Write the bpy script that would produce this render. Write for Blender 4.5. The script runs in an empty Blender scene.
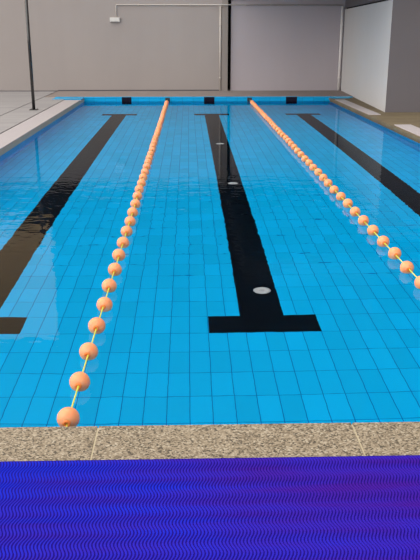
import bpy, bmesh, math, random
from mathutils import Vector, Matrix

random.seed(7)
S = bpy.context.scene
COL = S.collection
PI = math.pi

# ------------------------------------------------------------------ helpers
def bm_new():
    return bmesh.new()

def add_box(bm, x0, x1, y0, y1, z0, z1, mi=0, bevel=0.0):
    vs = [bm.verts.new(p) for p in
          ((x0, y0, z0), (x1, y0, z0), (x1, y1, z0), (x0, y1, z0),
           (x0, y0, z1), (x1, y0, z1), (x1, y1, z1), (x0, y1, z1))]
    fs = []
    for q in ((3, 2, 1, 0), (4, 5, 6, 7), (0, 1, 5, 4), (1, 2, 6, 5), (2, 3, 7, 6), (3, 0, 4, 7)):
        f = bm.faces.new([vs[k] for k in q])
        f.material_index = mi
        fs.append(f)
    if bevel > 0:
        es = set()
        for f in fs:
            es.update(f.edges)
        bmesh.ops.bevel(bm, geom=list(es), offset=bevel, segments=2, affect='EDGES', profile=0.5)

def add_tube(bm, pts, r, n=12, cap=True, mi=0):
    """round tube along a polyline"""
    pts = [Vector(p) for p in pts]
    rings = []
    ref = None
    for i, p in enumerate(pts):
        a = pts[i] - pts[i - 1] if i else pts[1] - pts[0]
        b = pts[i + 1] - pts[i] if i < len(pts) - 1 else a
        t = (a.normalized() + b.normalized()).normalized()
        if ref is None:
            ref = Vector((0, 0, 1)) if abs(t.z) < .9 else Vector((1, 0, 0))
        u = t.cross(ref).normalized()
        v = u.cross(t).normalized()
        ref = v
        k = 1.0 / max(.5, t.dot(b.normalized()))
        rings.append([bm.verts.new(p + (u * math.cos(2 * PI * j / n) + v * math.sin(2 * PI * j / n)) * r * (k if 0 < i < len(pts) - 1 else 1))
                      for j in range(n)])
    for i in range(len(rings) - 1):
        for j in range(n):
            f = bm.faces.new((rings[i][j], rings[i][(j + 1) % n], rings[i + 1][(j + 1) % n], rings[i + 1][j]))
            f.smooth = True
            f.material_index = mi
    if cap:
        bm.faces.new(rings[0][::-1]).material_index = mi
        bm.faces.new(rings[-1]).material_index = mi

def add_lathe(bm, prof, n=32, axis='Z', origin=(0, 0, 0), mi=0, smooth=True):
    """prof: list of (radius, height) from one end to the other"""
    o = Vector(origin)
    def P(r, h, a):
        if axis == 'Z':
            return o + Vector((r * math.cos(a), r * math.sin(a), h))
        return o + Vector((r * math.cos(a), h, r * math.sin(a)))
    rings = []
    for r, h in prof:
        if r < 1e-6:
            rings.append([bm.verts.new(P(0, h, 0))])
        else:
            rings.append([bm.verts.new(P(r, h, 2 * PI * j / n)) for j in range(n)])
    for A, B in zip(rings, rings[1:]):
        for j in range(n):
            k = (j + 1) % n
            if len(A) == 1 and len(B) == 1:
                continue
            if len(A) == 1:
                f = bm.faces.new((A[0], B[k], B[j]))
            elif len(B) == 1:
                f = bm.faces.new((A[j], A[k], B[0]))
            else:
                f = bm.faces.new((A[j], A[k], B[k], B[j]))
            f.smooth = smooth
            f.material_index = mi

def obj(name, bm, mats, parent=None, loc=(0, 0, 0), fix=True):
    me = bpy.data.meshes.new(name)
    if fix:
        bmesh.ops.recalc_face_normals(bm, faces=bm.faces[:])
    bm.to_mesh(me)
    bm.free()
    for m in (mats if isinstance(mats, (list, tuple)) else [mats]):
        me.materials.append(m)
    o = bpy.data.objects.new(name, me)
    COL.objects.link(o)
    o.location = loc
    if parent:
        o.parent = parent
    return o

def struct(o):
    o['kind'] = 'structure'
    return o

def thing(name, label, cat, loc=(0, 0, 0), group=None):
    o = bpy.data.objects.new(name, None)
    COL.objects.link(o)
    o.location = loc
    o.empty_display_size = .1
    tag(o, label, cat, group)
    return o

def tag(o, label, cat, group=None):
    o['label'] = label
    o['category'] = cat
    if group:
        o['group'] = group
    return o

# ------------------------------------------------------------------ materials
class N:
    """tiny node-tree writer"""
    def __init__(self, name):
        self.m = bpy.data.materials.new(name)
        self.m.use_nodes = True
        self.t = self.m.node_tree
        self.t.nodes.clear()
        self.out = self.t.nodes.new('ShaderNodeOutputMaterial')
    def n(self, typ, **kw):
        nd = self.t.nodes.new('ShaderNode' + typ)
        for k, v in kw.items():
            if k.startswith('i_'):
                key = k[2:]
                key = int(key) if key.isdigit() else key.replace('_', ' ')
                self.set(nd.inputs[key], v)
            else:
                setattr(nd, k, v)
        return nd
    def set(self, sock, v):
        if isinstance(v, bpy.types.NodeSocket):
            self.t.links.new(v, sock)
        else:
            if isinstance(v, (tuple, list)) and len(v) == 3 and sock.type == 'RGBA':
                v = (*v, 1)
            sock.default_value = v
    def math(self, op, a, b=0.0, c=None):
        nd = self.n('Math', operation=op)
        self.set(nd.inputs[0], a)
        self.set(nd.inputs[1], b)
        if c is not None:
            self.set(nd.inputs[2], c)
        return nd.outputs[0]
    def mix(self, fac, a, b):
        nd = self.n('Mix', data_type='RGBA')
        self.set(nd.inputs[0], fac)
        self.set(nd.inputs[6], a)
        self.set(nd.inputs[7], b)
        return nd.outputs[2]
    def noise(self, scale, detail=3, vec=None, rough=.55):
        nd = self.n('TexNoise')
        nd.inputs['Scale'].default_value = scale
        nd.inputs['Detail'].default_value = detail
        nd.inputs['Roughness'].default_value = rough
        self.set(nd.inputs['Vector'], vec if vec is not None else self.co())
        return nd.outputs['Fac']
    def co(self):
        if not hasattr(self, '_co'):
            self._co = self.n('TexCoord').outputs['Object']
        return self._co
    def scaled(self, s):
        nd = self.n('Mapping')
        self.set(nd.inputs['Vector'], self.co())
        nd.inputs['Scale'].default_value = s
        return nd.outputs[0]
    def ramp(self, fac, stops):
        nd = self.n('ValToRGB')
        e = nd.color_ramp.elements
        while len(e) < len(stops):
            e.new(.5)
        for el, (p, c) in zip(e, stops):
            el.position = p
            el.color = (*c, 1)
        self.set(nd.inputs[0], fac)
        return nd.outputs[0]
    def done(self, col, rough=.6, spec=.4, metal=0.0, bump=None, bstr=.3, bdist=.002, coat=0.0):
        p = self.n('BsdfPrincipled')
        self.set(p.inputs['Base Color'], col)
        self.set(p.inputs['Roughness'], rough)
        p.inputs['Specular IOR Level'].default_value = spec
        p.inputs['Metallic'].default_value = metal
        p.inputs['Coat Weight'].default_value = coat
        if bump is not None:
            b = self.n('Bump')
            b.inputs['Strength'].default_value = bstr
            b.inputs['Distance'].default_value = bdist
            self.set(b.inputs['Height'], bump)
            self.set(p.inputs['Normal'], b.outputs[0])
        self.t.links.new(p.outputs[0], self.out.inputs[0])
        return self.m

TW, TL = .1275, .276         # floor tile width (across) and length (along the lane)
def tile_mat(name, col, grout, u_axis, u_off, u_per, v_axis, v_off, v_per, gw=.0052, rough=.25):
    k = N(name)
    sep = k.n('SeparateXYZ')
    k.set(sep.inputs[0], k.co())
    def line(ax, off, per):
        a = k.math('ADD', sep.outputs[ax], -off + 400 * per)
        w = k.math('MULTIPLY', k.math('FRACT', k.math('DIVIDE', a, per)), per)   # 0..per
        d = k.math('MINIMUM', w, k.math('SUBTRACT', per, w))
        return k.math('LESS_THAN', d, gw / 2)
    g = k.math('MAXIMUM', line(u_axis, u_off, u_per), line(v_axis, v_off, v_per))
    # each glazed tile is a touch different
    fu = k.math('FLOOR', k.math('DIVIDE', k.math('ADD', sep.outputs[u_axis], -u_off), u_per))
    fv = k.math('FLOOR', k.math('DIVIDE', k.math('ADD', sep.outputs[v_axis], -v_off), v_per))
    cmb = k.n('CombineXYZ')
    k.set(cmb.inputs[0], fu)
    k.set(cmb.inputs[1], fv)
    wn = k.n('TexWhiteNoise', noise_dimensions='2D')
    k.set(wn.inputs['Vector'], cmb.outputs[0])
    var = k.mix(wn.outputs['Value'], tuple(c * .93 for c in col), tuple(min(1, c * 1.06) for c in col))
    return k.done(k.mix(g, var, grout), rough=rough, spec=.12)

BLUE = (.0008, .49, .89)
GROUT = (.001, .17, .50)
M = {}
M['floor_tile'] = tile_mat('blue_floor_tiles', BLUE, GROUT, 0, .12, TW, 1, 4.68, TL)
M['black_tile'] = tile_mat('black_lane_tiles', (.0015, .004, .008), (.001, .003, .007), 0, .12, TW, 1, 4.68, TL)
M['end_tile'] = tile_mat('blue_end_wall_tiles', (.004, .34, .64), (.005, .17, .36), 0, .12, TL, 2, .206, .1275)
M['side_tile'] = tile_mat('blue_side_wall_tiles', BLUE, GROUT, 1, 4.68, TL, 2, .0, .1275)
M['black_wall_tile'] = tile_mat('black_end_wall_tiles', (.008, .006, .016), (.006, .006, .012), 0, .12, TL, 2, .206, .1275)

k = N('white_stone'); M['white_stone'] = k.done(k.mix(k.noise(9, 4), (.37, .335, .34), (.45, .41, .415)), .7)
k = N('beige_edge'); M['beige_edge'] = k.done(k.mix(k.noise(14, 4), (.46, .37, .28), (.58, .48, .38)), .7)
k = N('deck_paving')
M['deck'] = k.done(k.mix(k.noise(1, 4, k.scaled((.5, 3.2, 1))), (.205, .195, .20), (.39, .37, .365)), .75)
k = N('deck_joint'); M['joint'] = k.done((.09, .08, .09), .8)
k = N('far_deck'); M['far_deck'] = k.done(k.mix(k.noise(5, 4), (.20, .165, .15), (.29, .245, .225)), .8)
k = N('brown_terrazzo')
M['brown'] = k.done(k.mix(k.noise(3, 5), (.09, .066, .045), (.22, .175, .095)), .8)
k = N('pebble_terrazzo')
v = k.n('TexVoronoi'); v.inputs['Scale'].default_value = 150
k.set(v.inputs['Vector'], k.co())
sp = k.n('SeparateColor'); k.set(sp.inputs[0], v.outputs['Color'])
base = k.ramp(sp.outputs[0], [(0, (.02, .015, .01)), (.11, (.045, .035, .025)), (.24, (.17, .13, .085)), (.55, (.27, .215, .145)), (.85, (.38, .31, .22)), (1, (.50, .44, .34))])
base = k.mix(k.math('MULTIPLY', k.noise(6, 3), .35), base, (.22, .175, .115))
M['terrazzo'] = k.done(base, .6, bump=v.outputs['Distance'], bstr=.2, bdist=.002)
k = N('pale_grout'); M['grout'] = k.done((.46, .39, .26), .8)
k = N('concrete_bed'); M['bed'] = k.done((.30, .27, .25), .9)

def plaster(name, a, b, r=.9):
    k = N(name)
    f = k.math('ADD', k.math('MULTIPLY', k.noise(.55, 3), .65), k.math('MULTIPLY', k.noise(1, 4, k.scaled((3.0, 3.0, .35))), .35))
    return k.done(k.mix(f, a, b), r, .2, bump=k.noise(60, 3), bstr=.15, bdist=.002)
M['wall'] = plaster('beige_grey_plaster', (.30, .268, .257), (.37, .332, .315))
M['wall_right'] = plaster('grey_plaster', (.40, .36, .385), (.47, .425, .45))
M['pier'] = plaster('pier_plaster', (.25, .22, .205), (.29, .26, .24))
M['block_side'] = plaster('plaster_lit', (.50, .485, .48), (.57, .555, .55))  # block plaster, brighter side light put into the colour
M['block_front'] = plaster('plaster_shaded', (.128, .116, .125), (.155, .142, .15))  # same block plaster, darkened to carry the shade of the front face
M['unseen_panel_tan'] = plaster('unseen_panel_tan', (.72, .50, .26), (.84, .62, .34))  # for the added wall that mirrors tan in the water
M['unseen_panel_dark'] = plaster('unseen_panel_black', (.006, .008, .012), (.010, .012, .016))  # for the added walls that keep the water's reflection dark
M['shade_canopy'] = plaster('shade_canopy_dark', (.035, .032, .03), (.05, .046, .042))  # for the added canopy over the far right
k = N('shadow_gap'); M['gap'] = k.done((.012, .012, .014), .9, .1)
k = N('white_pvc'); M['pvc'] = k.done((.50, .46, .42), .45)
k = N('white_plastic'); M['white_plastic'] = k.done((.60, .585, .56), .4)
k = N('white_pipe'); M['white_pipe'] = k.done((.80, .77, .75), .4)
k = N('grey_plastic'); M['grey_plastic'] = k.done((.30, .29, .29), .5)
k = N('black_steel'); M['black_steel'] = k.done(k.mix(k.noise(20, 3), (.010, .009, .010), (.022, .02, .02)), .16, .8)
k = N('cord_yellow'); M['cord'] = k.done(k.mix(k.noise(1, 2, k.scaled((60, 160, 60))), (.58, .62, .05), (.80, .74, .10)), .6)
k = N('float_plastic')
fr = k.noise(14, 3)
M['float'] = k.done(k.mix(fr, (.95, .30, .13), (.98, .39, .19)), .38, .4)
pn = [q for q in k.t.nodes if q.type == 'BSDF_PRINCIPLED'][0]
pn.inputs['Subsurface Weight'].default_value = 1.0
pn.inputs['Subsurface Radius'].default_value = (1.0, .45, .25)
pn.inputs['Subsurface Scale'].default_value = .07
k = N('collar_plastic'); M['collar'] = k.done((.85, .22, .04), .4)
k = N('steel'); M['steel'] = k.done((.05, .05, .055), .4, metal=.6)
k = N('mat_rib')
sx = k.n('SeparateXYZ'); k.set(sx.inputs[0], k.co())
dye = k.math('ADD', k.math('MULTIPLY', k.noise(1, 3, k.scaled((1.1, 3, 1))), .68), k.math('MULTIPLY', k.noise(1, 2, k.scaled((1.2, 22, 1))), .32))
dye = k.math('ADD', dye, k.math('MULTIPLY', sx.outputs[0], .17))
f = k.ramp(dye, [(.34, (.009, .020, .50)), (.66, (.046, .007, .25))])
M['rib'] = k.done(f, .75, .06)
k = N('mat_backing'); M['backing'] = k.done(k.mix(k.noise(4, 3), (.006, .006, .22), (.03, .005, .17)), .8, .05)

# water: clear, smooth, real refraction; gentle ripples
k = N('pool_water')
sep = k.n('SeparateXYZ'); k.set(sep.inputs[0], k.co())
amp = k.n('MapRange', interpolation_type='SMOOTHSTEP'); k.set(amp.inputs[0], sep.outputs[1])
amp.inputs[1].default_value = 10.6; amp.inputs[2].default_value = 7.0
amp.inputs[3].default_value = .10; amp.inputs[4].default_value = 1.0
amp2 = k.n('MapRange', interpolation_type='SMOOTHSTEP'); k.set(amp2.inputs[0], sep.outputs[1])
amp2.inputs[1].default_value = 4.2; amp2.inputs[2].default_value = 6.2
amp2.inputs[3].default_value = .22; amp2.inputs[4].default_value = 1.0
hgt = k.math('ADD', k.noise(1, 2, k.scaled((3.2, 5.0, 1))), k.math('MULTIPLY', k.noise(1, 1, k.scaled((9, 13, 1))), .3))
hgt = k.math('MULTIPLY', hgt, k.math('MULTIPLY', amp.outputs[0], amp2.outputs[0]))
b = k.n('Bump'); b.inputs['Strength'].default_value = 1.0; b.inputs['Distance'].default_value = .0045
k.set(b.inputs['Height'], hgt)
fres = k.n('Fresnel'); fres.inputs['IOR'].default_value = 1.333
k.set(fres.inputs['Normal'], b.outputs[0])
geo = k.n('NewGeometry')
gain = k.math('ADD', k.math('MULTIPLY', geo.outputs['Backfacing'], .45), .55)     # softened mirror, as through a polariser
refr = k.n('BsdfRefraction'); refr.inputs['IOR'].default_value = 1.333; refr.inputs['Roughness'].default_value = 0
glo = k.n('BsdfGlossy'); glo.inputs['Roughness'].default_value = 0
k.set(refr.inputs['Normal'], b.outputs[0]); k.set(glo.inputs['Normal'], b.outputs[0])
mx = k.n('MixShader')
k.set(mx.inputs[0], k.math('MULTIPLY', fres.outputs[0], gain))
k.t.links.new(refr.outputs[0], mx.inputs[1]); k.t.links.new(glo.outputs[0], mx.inputs[2])
k.t.links.new(mx.outputs[0], k.out.inputs[0])
M['water'] = k.m

# ------------------------------------------------------------------ dimensions (metres; lanes run along +Y, water at z = 0)
XL, XR = -2.62, 3.57           # pool sides
YN, YF = 2.707, 19.263         # near and far ends
ZD = .09                       # deck above water
ZE = .105                      # far end
DEPTH = -.80
YW = 21.58                     # back wall
LANES = (-1.53, .507, 2.545)   # floor line centres
BAR, STEM = .3825, .156

def grid_faces(bm, us, vs, place, black):
    us = sorted(set(us)); vs = sorted(set(vs))
    V = [[bm.verts.new(place(u, v)) for v in vs] for u in us]
    for i in range(len(us) - 1):
        for j in range(len(vs) - 1):
            f = bm.faces.new((V[i][j], V[i + 1][j], V[i + 1][j + 1], V[i][j + 1]))
            f.material_index = 1 if black((us[i] + us[i + 1]) / 2, (vs[j] + vs[j + 1]) / 2) else 0

# pool floor with its black T-ended lane lines
rects = []
for c in LANES:
    rects += [(c - STEM, c + STEM, 4.68, 17.05), (c - BAR, c + BAR, 4.68, 4.68 + TL), (c - BAR, c + BAR, 16.75, 17.05)]
bm = bm_new()
grid_faces(bm, [XL, XR] + [q for r in rects for q in r[:2]], [YN, YF] + [q for r in rects for q in r[2:]],
           lambda u, v: (u, v, DEPTH), lambda u, v: any(r[0] < u < r[1] and r[2] < v < r[3] for r in rects))
bmesh.ops.recalc_face_normals(bm, faces=bm.faces[:])
if bm.faces[0].normal.z < 0 if len(bm.faces) else False:
    bmesh.ops.reverse_faces(bm, faces=bm.faces[:])
struct(obj('pool_floor', bm, [M['floor_tile'], M['black_tile']], fix=False))

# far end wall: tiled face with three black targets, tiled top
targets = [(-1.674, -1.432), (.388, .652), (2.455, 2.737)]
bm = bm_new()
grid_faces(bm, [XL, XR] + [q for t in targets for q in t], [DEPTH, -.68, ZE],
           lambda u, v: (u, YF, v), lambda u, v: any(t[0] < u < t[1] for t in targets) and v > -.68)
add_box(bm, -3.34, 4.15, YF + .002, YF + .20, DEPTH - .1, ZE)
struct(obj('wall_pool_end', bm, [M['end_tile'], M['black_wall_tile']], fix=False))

def slab(name, x0, x1, y0, y1, z0, z1, m, bevel=0.0):
    bm = bm_new()
    add_box(bm, x0, x1, y0, y1, z0, z1, 0, bevel)
    return struct(obj(name, bm, m))

slab('wall_pool_left', XL - .2, XL, YN, YF, DEPTH - .1, ZD - .045, M['side_tile'])
slab('wall_pool_right', XR, XR + .2, YN, YF, DEPTH - .1, ZD - .045, M['side_tile'])
slab('wall_pool_near', XL - .2, XR + .2, YN - .2, YN, DEPTH - .1, ZD - .04, M['end_tile'])

slab('trim_12', -3.34, XL, 18.80, YF - .001, -.1, ZE - .008, M['end_tile'])
slab('trim_13', XR, 4.02, 19.02, YF - .001, -.1, ZE - .002, M['end_tile'])

# left side: white coping over a beige edge, then paving with dark joints, ramping up to the wall
slab('trim_1', XL - .06, XL + .004, YN + .002, YF - .002, -.03, ZD - .019, M['beige_edge'])
bm = bm_new()
y = YN
while y < 18.6:
    y1 = min(y + 1.77, 18.795)
    add_box(bm, XL - .39, XL, y + .003, y1 - .003, ZD - .018, ZD, 0, .006)
    y = y1
struct(obj('trim_2', bm, M['white_stone']))
bm = bm_new()
def deck_quad(bm, x0, x1, y0, y1, za, zb, zbase=-.3):
    vs = [bm.verts.new(p) for p in ((x0, y0, za), (x1, y0, za), (x1, y1, zb), (x0, y1, zb),
                                    (x0, y0, zbase), (x1, y0, zbase), (x1, y1, zbase), (x0, y1, zbase))]
    for q in ((0, 1, 2, 3), (7, 6, 5, 4), (4, 5, 1, 0), (5, 6, 2, 1), (6, 7, 3, 2), (7, 4, 0, 3)):
        bm.faces.new([vs[i] for i in q])
ZL = ZD + .001
g = .012
xs = [(-3.665, XL - .40), (-7.2, -3.69), (-14, -7.22)]
for (a, b2) in xs:
    y = -4.0
    ye = 20.07 if a > -4 else YW + .05
    while y < ye - .1:
        y1 = min(y + 3.6, ye)
        deck_quad(bm, a, b2 - (g if a > -4 else 0), y, y1 - g, ZL, ZL)
        y = y1
struct(obj('floor', bm, M['deck']))
slab('trim_3', -14, XL - .385, -4, YW + .1, -.25, ZL - .012, M['joint'])

# raised deck behind the far end
slab('trim_4', -3.64, 4.35, YF + .20, YW + .9, -.2, ZE - .008, M['far_deck'])
slab('baseboard_left', -14, -3.64, YW - .012, YW, ZD, ZD + .02, M['joint'])
slab('baseboard_back', -3.64, .90, YW - .012, YW, ZE - .008, ZE + .022, M['joint'])

# right side: brown terrazzo with two thin pale slabs set in
slab('trim_14', XR - .004, XR + .04, YN + .002, YF - .002, -.03, ZD - .052, M['brown'])
slab('trim_5', XR - .03, 14, -4, YW + .3, ZD - .05, ZD - .006, M['brown'])
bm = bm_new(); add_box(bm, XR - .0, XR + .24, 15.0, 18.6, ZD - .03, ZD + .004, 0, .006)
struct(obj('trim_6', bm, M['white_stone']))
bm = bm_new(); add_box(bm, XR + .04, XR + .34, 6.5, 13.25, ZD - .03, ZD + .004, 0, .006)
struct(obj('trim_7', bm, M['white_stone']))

# near deck: terrazzo coping slabs with pale grouted joints, concrete below the mat
slab('trim_8', XL - .5, XR + .3, YN - .268, YN - .012, ZD - .05, ZD - .0025, M['grout'])
joints = [XL - .5, -1.42, -.378, .655, 1.69, 2.73, XR + .3]
bm = bm_new()
for a, b2 in zip(joints, joints[1:]):
    add_box(bm, a + .003, b2 - .003, YN - .258, YN, ZD - .045, ZD, 0, .002)
struct(obj('trim_9', bm, M['terrazzo']))
slab('trim_10', XL - .5, XR + .3, -4, YN - .269, ZD - .1, ZD - .001, M['bed'])

slab('ground', -60, 60, -40, 60, -1.4, -1.2, M['bed'])

# ------------------------------------------------------------------ walls
GX0, GX1 = 1.092, 1.185         # dark slot beside the pier
ZT = 2.50
slab('wall_back', -14, .93, YW, YW + .3, -.2, ZT, M['wall'])
slab('wall_pier', .93, GX0, YW - .06, YW + .9, -.2, ZT, M['pier'])
slab('wall_slot', GX0 - .01, GX1 + .02, YW + .7, YW + .9, -.2, ZT, M['gap'])
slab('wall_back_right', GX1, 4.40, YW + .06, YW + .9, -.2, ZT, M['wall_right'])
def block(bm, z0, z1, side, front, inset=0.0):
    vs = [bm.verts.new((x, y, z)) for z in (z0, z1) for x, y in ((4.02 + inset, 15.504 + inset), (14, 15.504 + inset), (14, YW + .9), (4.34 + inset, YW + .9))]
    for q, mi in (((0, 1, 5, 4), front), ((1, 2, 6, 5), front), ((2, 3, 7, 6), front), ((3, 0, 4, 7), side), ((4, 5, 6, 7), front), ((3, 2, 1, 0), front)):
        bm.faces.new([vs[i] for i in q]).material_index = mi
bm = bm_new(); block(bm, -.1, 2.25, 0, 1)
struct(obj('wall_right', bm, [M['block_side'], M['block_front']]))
bm = bm_new(); block(bm, 2.25, 2.285, 0, 0, .05)
struct(obj('trim_11', bm, M['gap']))
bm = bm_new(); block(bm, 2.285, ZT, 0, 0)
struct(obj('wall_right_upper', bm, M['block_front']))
# unseen upper walls added to give the water its dark and tan reflections
slab('unseen_panel_left', -14, -4.1, YW, YW + .5, 3.7, 7.4, M['unseen_panel_tan'])
slab('unseen_panel_left_band', -14, -4.1, YW, YW + .5, ZT, 3.7, M['unseen_panel_dark'])
slab('unseen_panel_left_top', -14, -4.1, YW, YW + .5, 7.4, 11, M['unseen_panel_dark'])
slab('unseen_panel_middle', -4.1, 4.06, YW, YW + .9, ZT, 11, M['unseen_panel_dark'])
slab('unseen_panel_right', 4.06, 14, 15.54, YW + .9, ZT, 11, M['unseen_panel_dark'])

slab('added_shade_canopy', 1.14, 14, 14.9, YW - .002, 2.95, 3.3, M['shade_canopy'])  # unseen canopy added to darken the far right floor and wall

# ------------------------------------------------------------------ water
bm = bm_new()
vs = [bm.verts.new(p) for p in ((XL, YN, 0), (XR, YN, 0), (XR, YF, 0), (XL, YF, 0))]
bm.faces.new(vs)
w = obj('pool_water', bm, M['water'], fix=False)
w['kind'] = 'stuff'
tag(w, 'clear blue pool water filling the three lane swimming pool', 'water')

# ------------------------------------------------------------------ lane ropes
R = .0485
def float_bm():
    bm = bm_new()
    prof = [(.006, -.026), (.0095, -.030), (.0105, -.0415), (.0125, -.0440)]
    a0 = math.asin(.0145 / R)
    for i in range(25):
        a = a0 + (PI - 2 * a0) * i / 24
        prof.append((R * math.sin(a), -R * math.cos(a)))
    prof += [(.0125, .0440), (.0105, .0415), (.0095, .030), (.006, .026)]
    # moulding seam round the middle
    prof = [(r + (.0006 if abs(h) < .002 else 0), h) for r, h in prof]
    add_lathe(bm, prof, 32, 'Y')
    return bm
def collar_bm():
    bm = bm_new()
    add_lathe(bm, [(.0062, -.0440), (.0062, -.0505), (.0085, -.0530), (.0150, -.0520), (.0175, -.0490), (.0180, -.0440)], 20, 'Y')
    return bm

FL0 = obj('float_ball', float_bm(), M['float'])
CL0 = obj('collar', collar_bm(), M['collar'], FL0)
used = [False]
def lane_rope(x, y0, gap, label, collars):
    t = thing('lane_rope', label, 'lane rope', (x, YF, .035), 'lane ropes')
    zc = .036
    ys = [y0 + i * gap for i in range(48)]
    ys = [y for y in ys if y < YF - .45]
    bm = bm_new()
    pts = [(0, YN + .03 - YF, -.055), (0, y0 - .03 - YF, zc - .035), (0, ys[-1] - YF, zc - .035), (0, -.06, 0)]
    add_tube(bm, pts, .0036, 8)
    obj('cord', bm, M['cord'], t)
    bm = bm_new()
    add_box(bm, -.06, .06, -.012, 0, -.05, .055, 0, .004)
    ring = [(.0, -.012 - .028 + .028 * math.cos(a), .020 * math.sin(a)) for a in [i * 2 * PI / 14 for i in range(14)]]
    add_tube(bm, ring + [ring[0]], .006, 8, cap=False)
    obj('anchor_hook', bm, M['steel'], t)
    for i, y in enumerate(ys):
        if not used[0]:
            o = FL0; used[0] = True
        else:
            o = FL0.copy(); COL.objects.link(o)
        o.parent = t
        z = zc
        o.location = (random.uniform(-.004, .004), y - YF, z - .035 + random.uniform(-.003, .003))
        o.rotation_euler = (random.uniform(-.07, .07), random.uniform(0, 6.28), random.uniform(-.06, .06))
        if o is not FL0 and i in collars:
            c = CL0.copy(); COL.objects.link(c); c.parent = o
    return t
lane_rope(-.527, 2.878, .355, 'rope of orange float balls left of the centre lane line, starting at the near coping', range(0, 14))
lane_rope(1.535, 2.922, .347, 'rope of orange float balls right of the centre lane line, leaving the frame', range(3, 16))

# ------------------------------------------------------------------ pool floor inlets
def inlet(x, y, label):
    t = thing('floor_inlet', label, 'pool inlet', (x, y, DEPTH), 'pale round inlets on the centre lane line')
    bm = bm_new()
    add_lathe(bm, [(0, .010), (.030, .010), (.034, .014), (.056, .012), (.066, .006), (.068, .0005)], 28)
    obj('cover', bm, M['white_plastic'], t)
    bm = bm_new()
    for j in range(10):
        a = j * PI / 5
        p = Vector((.017 * math.cos(a), .017 * math.sin(a), .0105))
        add_lathe(bm, [(0, .0015), (.0035, .0012), (.0038, 0)], 8, origin=p)
    add_lathe(bm, [(0, .002), (.006, .0015), (.0065, 0)], 12, origin=(0, 0, .0105))
    obj('grille', bm, M['grey_plastic'], t)
inlet(.553, 5.435, 'pale round floor inlet nearest the viewer on the black centre line')
inlet(.544, 9.216, 'pale round floor inlet in the middle of the black centre line')
inlet(.515, 12.47, 'small pale round floor inlet on the black centre line, farthest from the viewer')

# ------------------------------------------------------------------ blue mat: wavy ribs on a backing sheet
MX0, MX1, MY0, MY1 = -1.5, 1.7, 1.3, YN - .266
mat = thing('pool_mat', 'deep blue ribbed anti slip mat laid along the terrazzo pool edge', 'mat', ((MX0 + MX1) / 2, (MY0 + MY1) / 2, ZD))
ox, oy = mat.location.x, mat.location.y
bm = bm_new(); add_box(bm, MX0 - ox, MX1 - ox, MY0 - oy, MY1 - oy, .0005, .007, 0, .001)
obj('backing', bm, M['backing'], mat)
bm = bm_new()
pitch, per, am, hw, top = .0112, .102, .0075, .0044, .0098
nrib = int((MX1 - MX0 - .03) / pitch)
ny = int((MY1 - MY0) / (per / 8))
for i in range(nrib):
    x = MX0 + .015 + i * pitch
    prev = None
    for j in range(ny + 1):
        y = MY1 - .009 - j * (MY1 - MY0 - .018) / ny
        xx = x + am * math.sin(2 * PI * j / 8.0)              # wavy
        cur = [bm.verts.new((xx + s - ox, y - oy, z)) for s, z in ((-hw, .0065), (-hw * .55, top), (hw * .55, top), (hw, .0065))]
        if prev:
            for q in range(3):
                bm.faces.new((prev[q], prev[q + 1], cur[q + 1], cur[q]))
        else:
            bm.faces.new(cur)
        prev = cur
    bm.faces.new(prev[::-1])
obj('rib_pattern', bm, M['rib'], mat)

# ------------------------------------------------------------------ post, pipes, conduit
t = thing('steel_post', 'thin black steel post standing on the left deck beside the white coping', 'post', (-3.251, 16.134, ZL))
bm = bm_new(); add_tube(bm, [(0, 0, .012), (0, 0, 2.85)], .033, 20); obj('shaft', bm, M['black_steel'], t)
bm = bm_new(); add_box(bm, -.085, .085, -.085, .085, 0, .014, 0, .003)
for sx in (-1, 1):
    for sy in (-1, 1):
        add_lathe(bm, [(0, .026), (.009, .026), (.010, .014)], 6, origin=(sx * .06, sy * .06, 0))
obj('base_plate', bm, M['black_steel'], t)

t = thing('conduit', 'thin pale conduit running along the top of the back wall to a small box', 'conduit', (-1.94, YW - .001, 2.036))
bm = bm_new(); zt = .325
add_tube(bm, [(0, -.018, .0), (0, -.018, zt - .02), (.02, -.018, zt), (2.62, -.018, zt), (2.68, -.105, zt), (3.10, -.105, zt), (3.16, -.018, zt), (6.14, -.018, zt)], .013, 10)
obj('pipe_run', bm, M['pvc'], t)
for xx in (.6, 1.3, 2.0, 3.5, 4.2, 5.0):
    bm = bm_new()
    add_box(bm, xx - .012, xx + .012, -.038, .0, zt - .022, zt + .022, 0, .003)
    obj('clip', bm, M['pvc'], t)
jb = bm_new(); add_box(jb, -.175, .095, -.07, 0, -.112, 0, 0, .008)
j = obj('junction_box', jb, M['white_plastic'], t)
jb = bm_new(); add_box(jb, -.160, .080, -.076, -.0702, -.098, -.014, 0, .002)
obj('box_lid', jb, M['white_plastic'], j)

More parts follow.
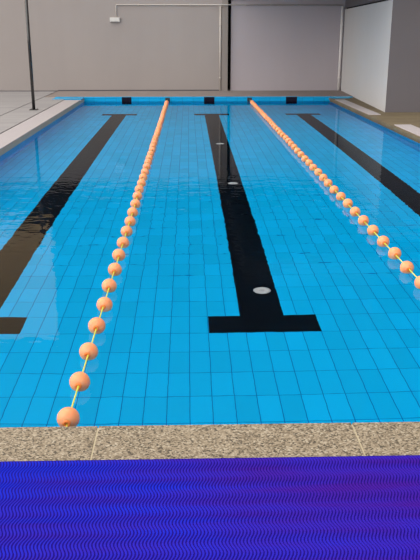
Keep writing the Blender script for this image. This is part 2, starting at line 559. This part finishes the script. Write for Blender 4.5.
def downpipe(x, y, r, z0, z1, label, m='pvc'):
    t = thing('downpipe', label, 'pipe', (x, y, z0))
    bm = bm_new(); add_tube(bm, [(0, 0, 0), (0, 0, z1 - z0)], r, 14); obj('pipe', bm, M[m], t)
    for zz in (.35, 1.05, 1.75):
        bm = bm_new()
        add_lathe(bm, [(r * .9, -.018), (r + .006, -.016), (r + .006, .016), (r * .9, .018)], 14, origin=(0, 0, zz))
        add_box(bm, -.012, .012, r * .8, r + .02, zz - .012, zz + .012)
        obj('bracket', bm, M[m], t)
downpipe(.885, YW - .047, .024, ZE - .007, 2.33, 'pale thin pipe down the back wall beside the grey pier')
downpipe(4.225, YW + .005, .034, ZE - .007, 2.33, 'white pipe in the back corner beside the pale right wall', 'white_pipe')

# ------------------------------------------------------------------ sky
W = bpy.data.worlds.new('sky'); S.world = W
W.use_nodes = True
nt = W.node_tree; nt.nodes.clear()
def wn(t, **kw):
    nd = nt.nodes.new('ShaderNode' + t)
    for a, b2 in kw.items():
        setattr(nd, a, b2)
    return nd
tc = wn('TexCoord')
dot = wn('VectorMath', operation='DOT_PRODUCT'); nt.links.new(tc.outputs['Generated'], dot.inputs[0])
dot.inputs[1].default_value = Vector((-.78, -.25, .57)).normalized()
mr = wn('MapRange', interpolation_type='SMOOTHSTEP'); nt.links.new(dot.outputs['Value'], mr.inputs[0])
mr.inputs[1].default_value = -.2; mr.inputs[2].default_value = 1.0
mr.inputs[3].default_value = .42; mr.inputs[4].default_value = 2.85
bg = wn('Background'); bg.inputs[0].default_value = (1.0, .965, .93, 1)
nt.links.new(mr.outputs[0], bg.inputs[1])
wo = wn('OutputWorld'); nt.links.new(bg.outputs[0], wo.inputs[0])

# ------------------------------------------------------------------ camera
H = 1.60
cam = bpy.data.cameras.new('camera')
co = bpy.data.objects.new('camera', cam); COL.objects.link(co)
cam.sensor_fit = 'VERTICAL'
cam.sensor_height = 24.0
cam.lens = 747.0 / 560.0 * 24.0
cam.clip_start = .05; cam.clip_end = 200
co.location = (0, 0, H)
co.rotation_euler = (PI / 2 - math.radians(18.2), 0, -math.radians(1.6026))
S.camera = co

S.view_settings.view_transform = 'Standard'
S.view_settings.look = 'None'
S.view_settings.exposure = 0.0
S.view_settings.gamma = 1.0
S.view_settings.use_curve_mapping = False
S.cycles.use_denoising = True
S.cycles.max_bounces = 14
S.cycles.diffuse_bounces = 5
S.cycles.transmission_bounces = 10
S.cycles.glossy_bounces = 5
S.cycles.caustics_refractive = True
S.cycles.caustics_reflective = True
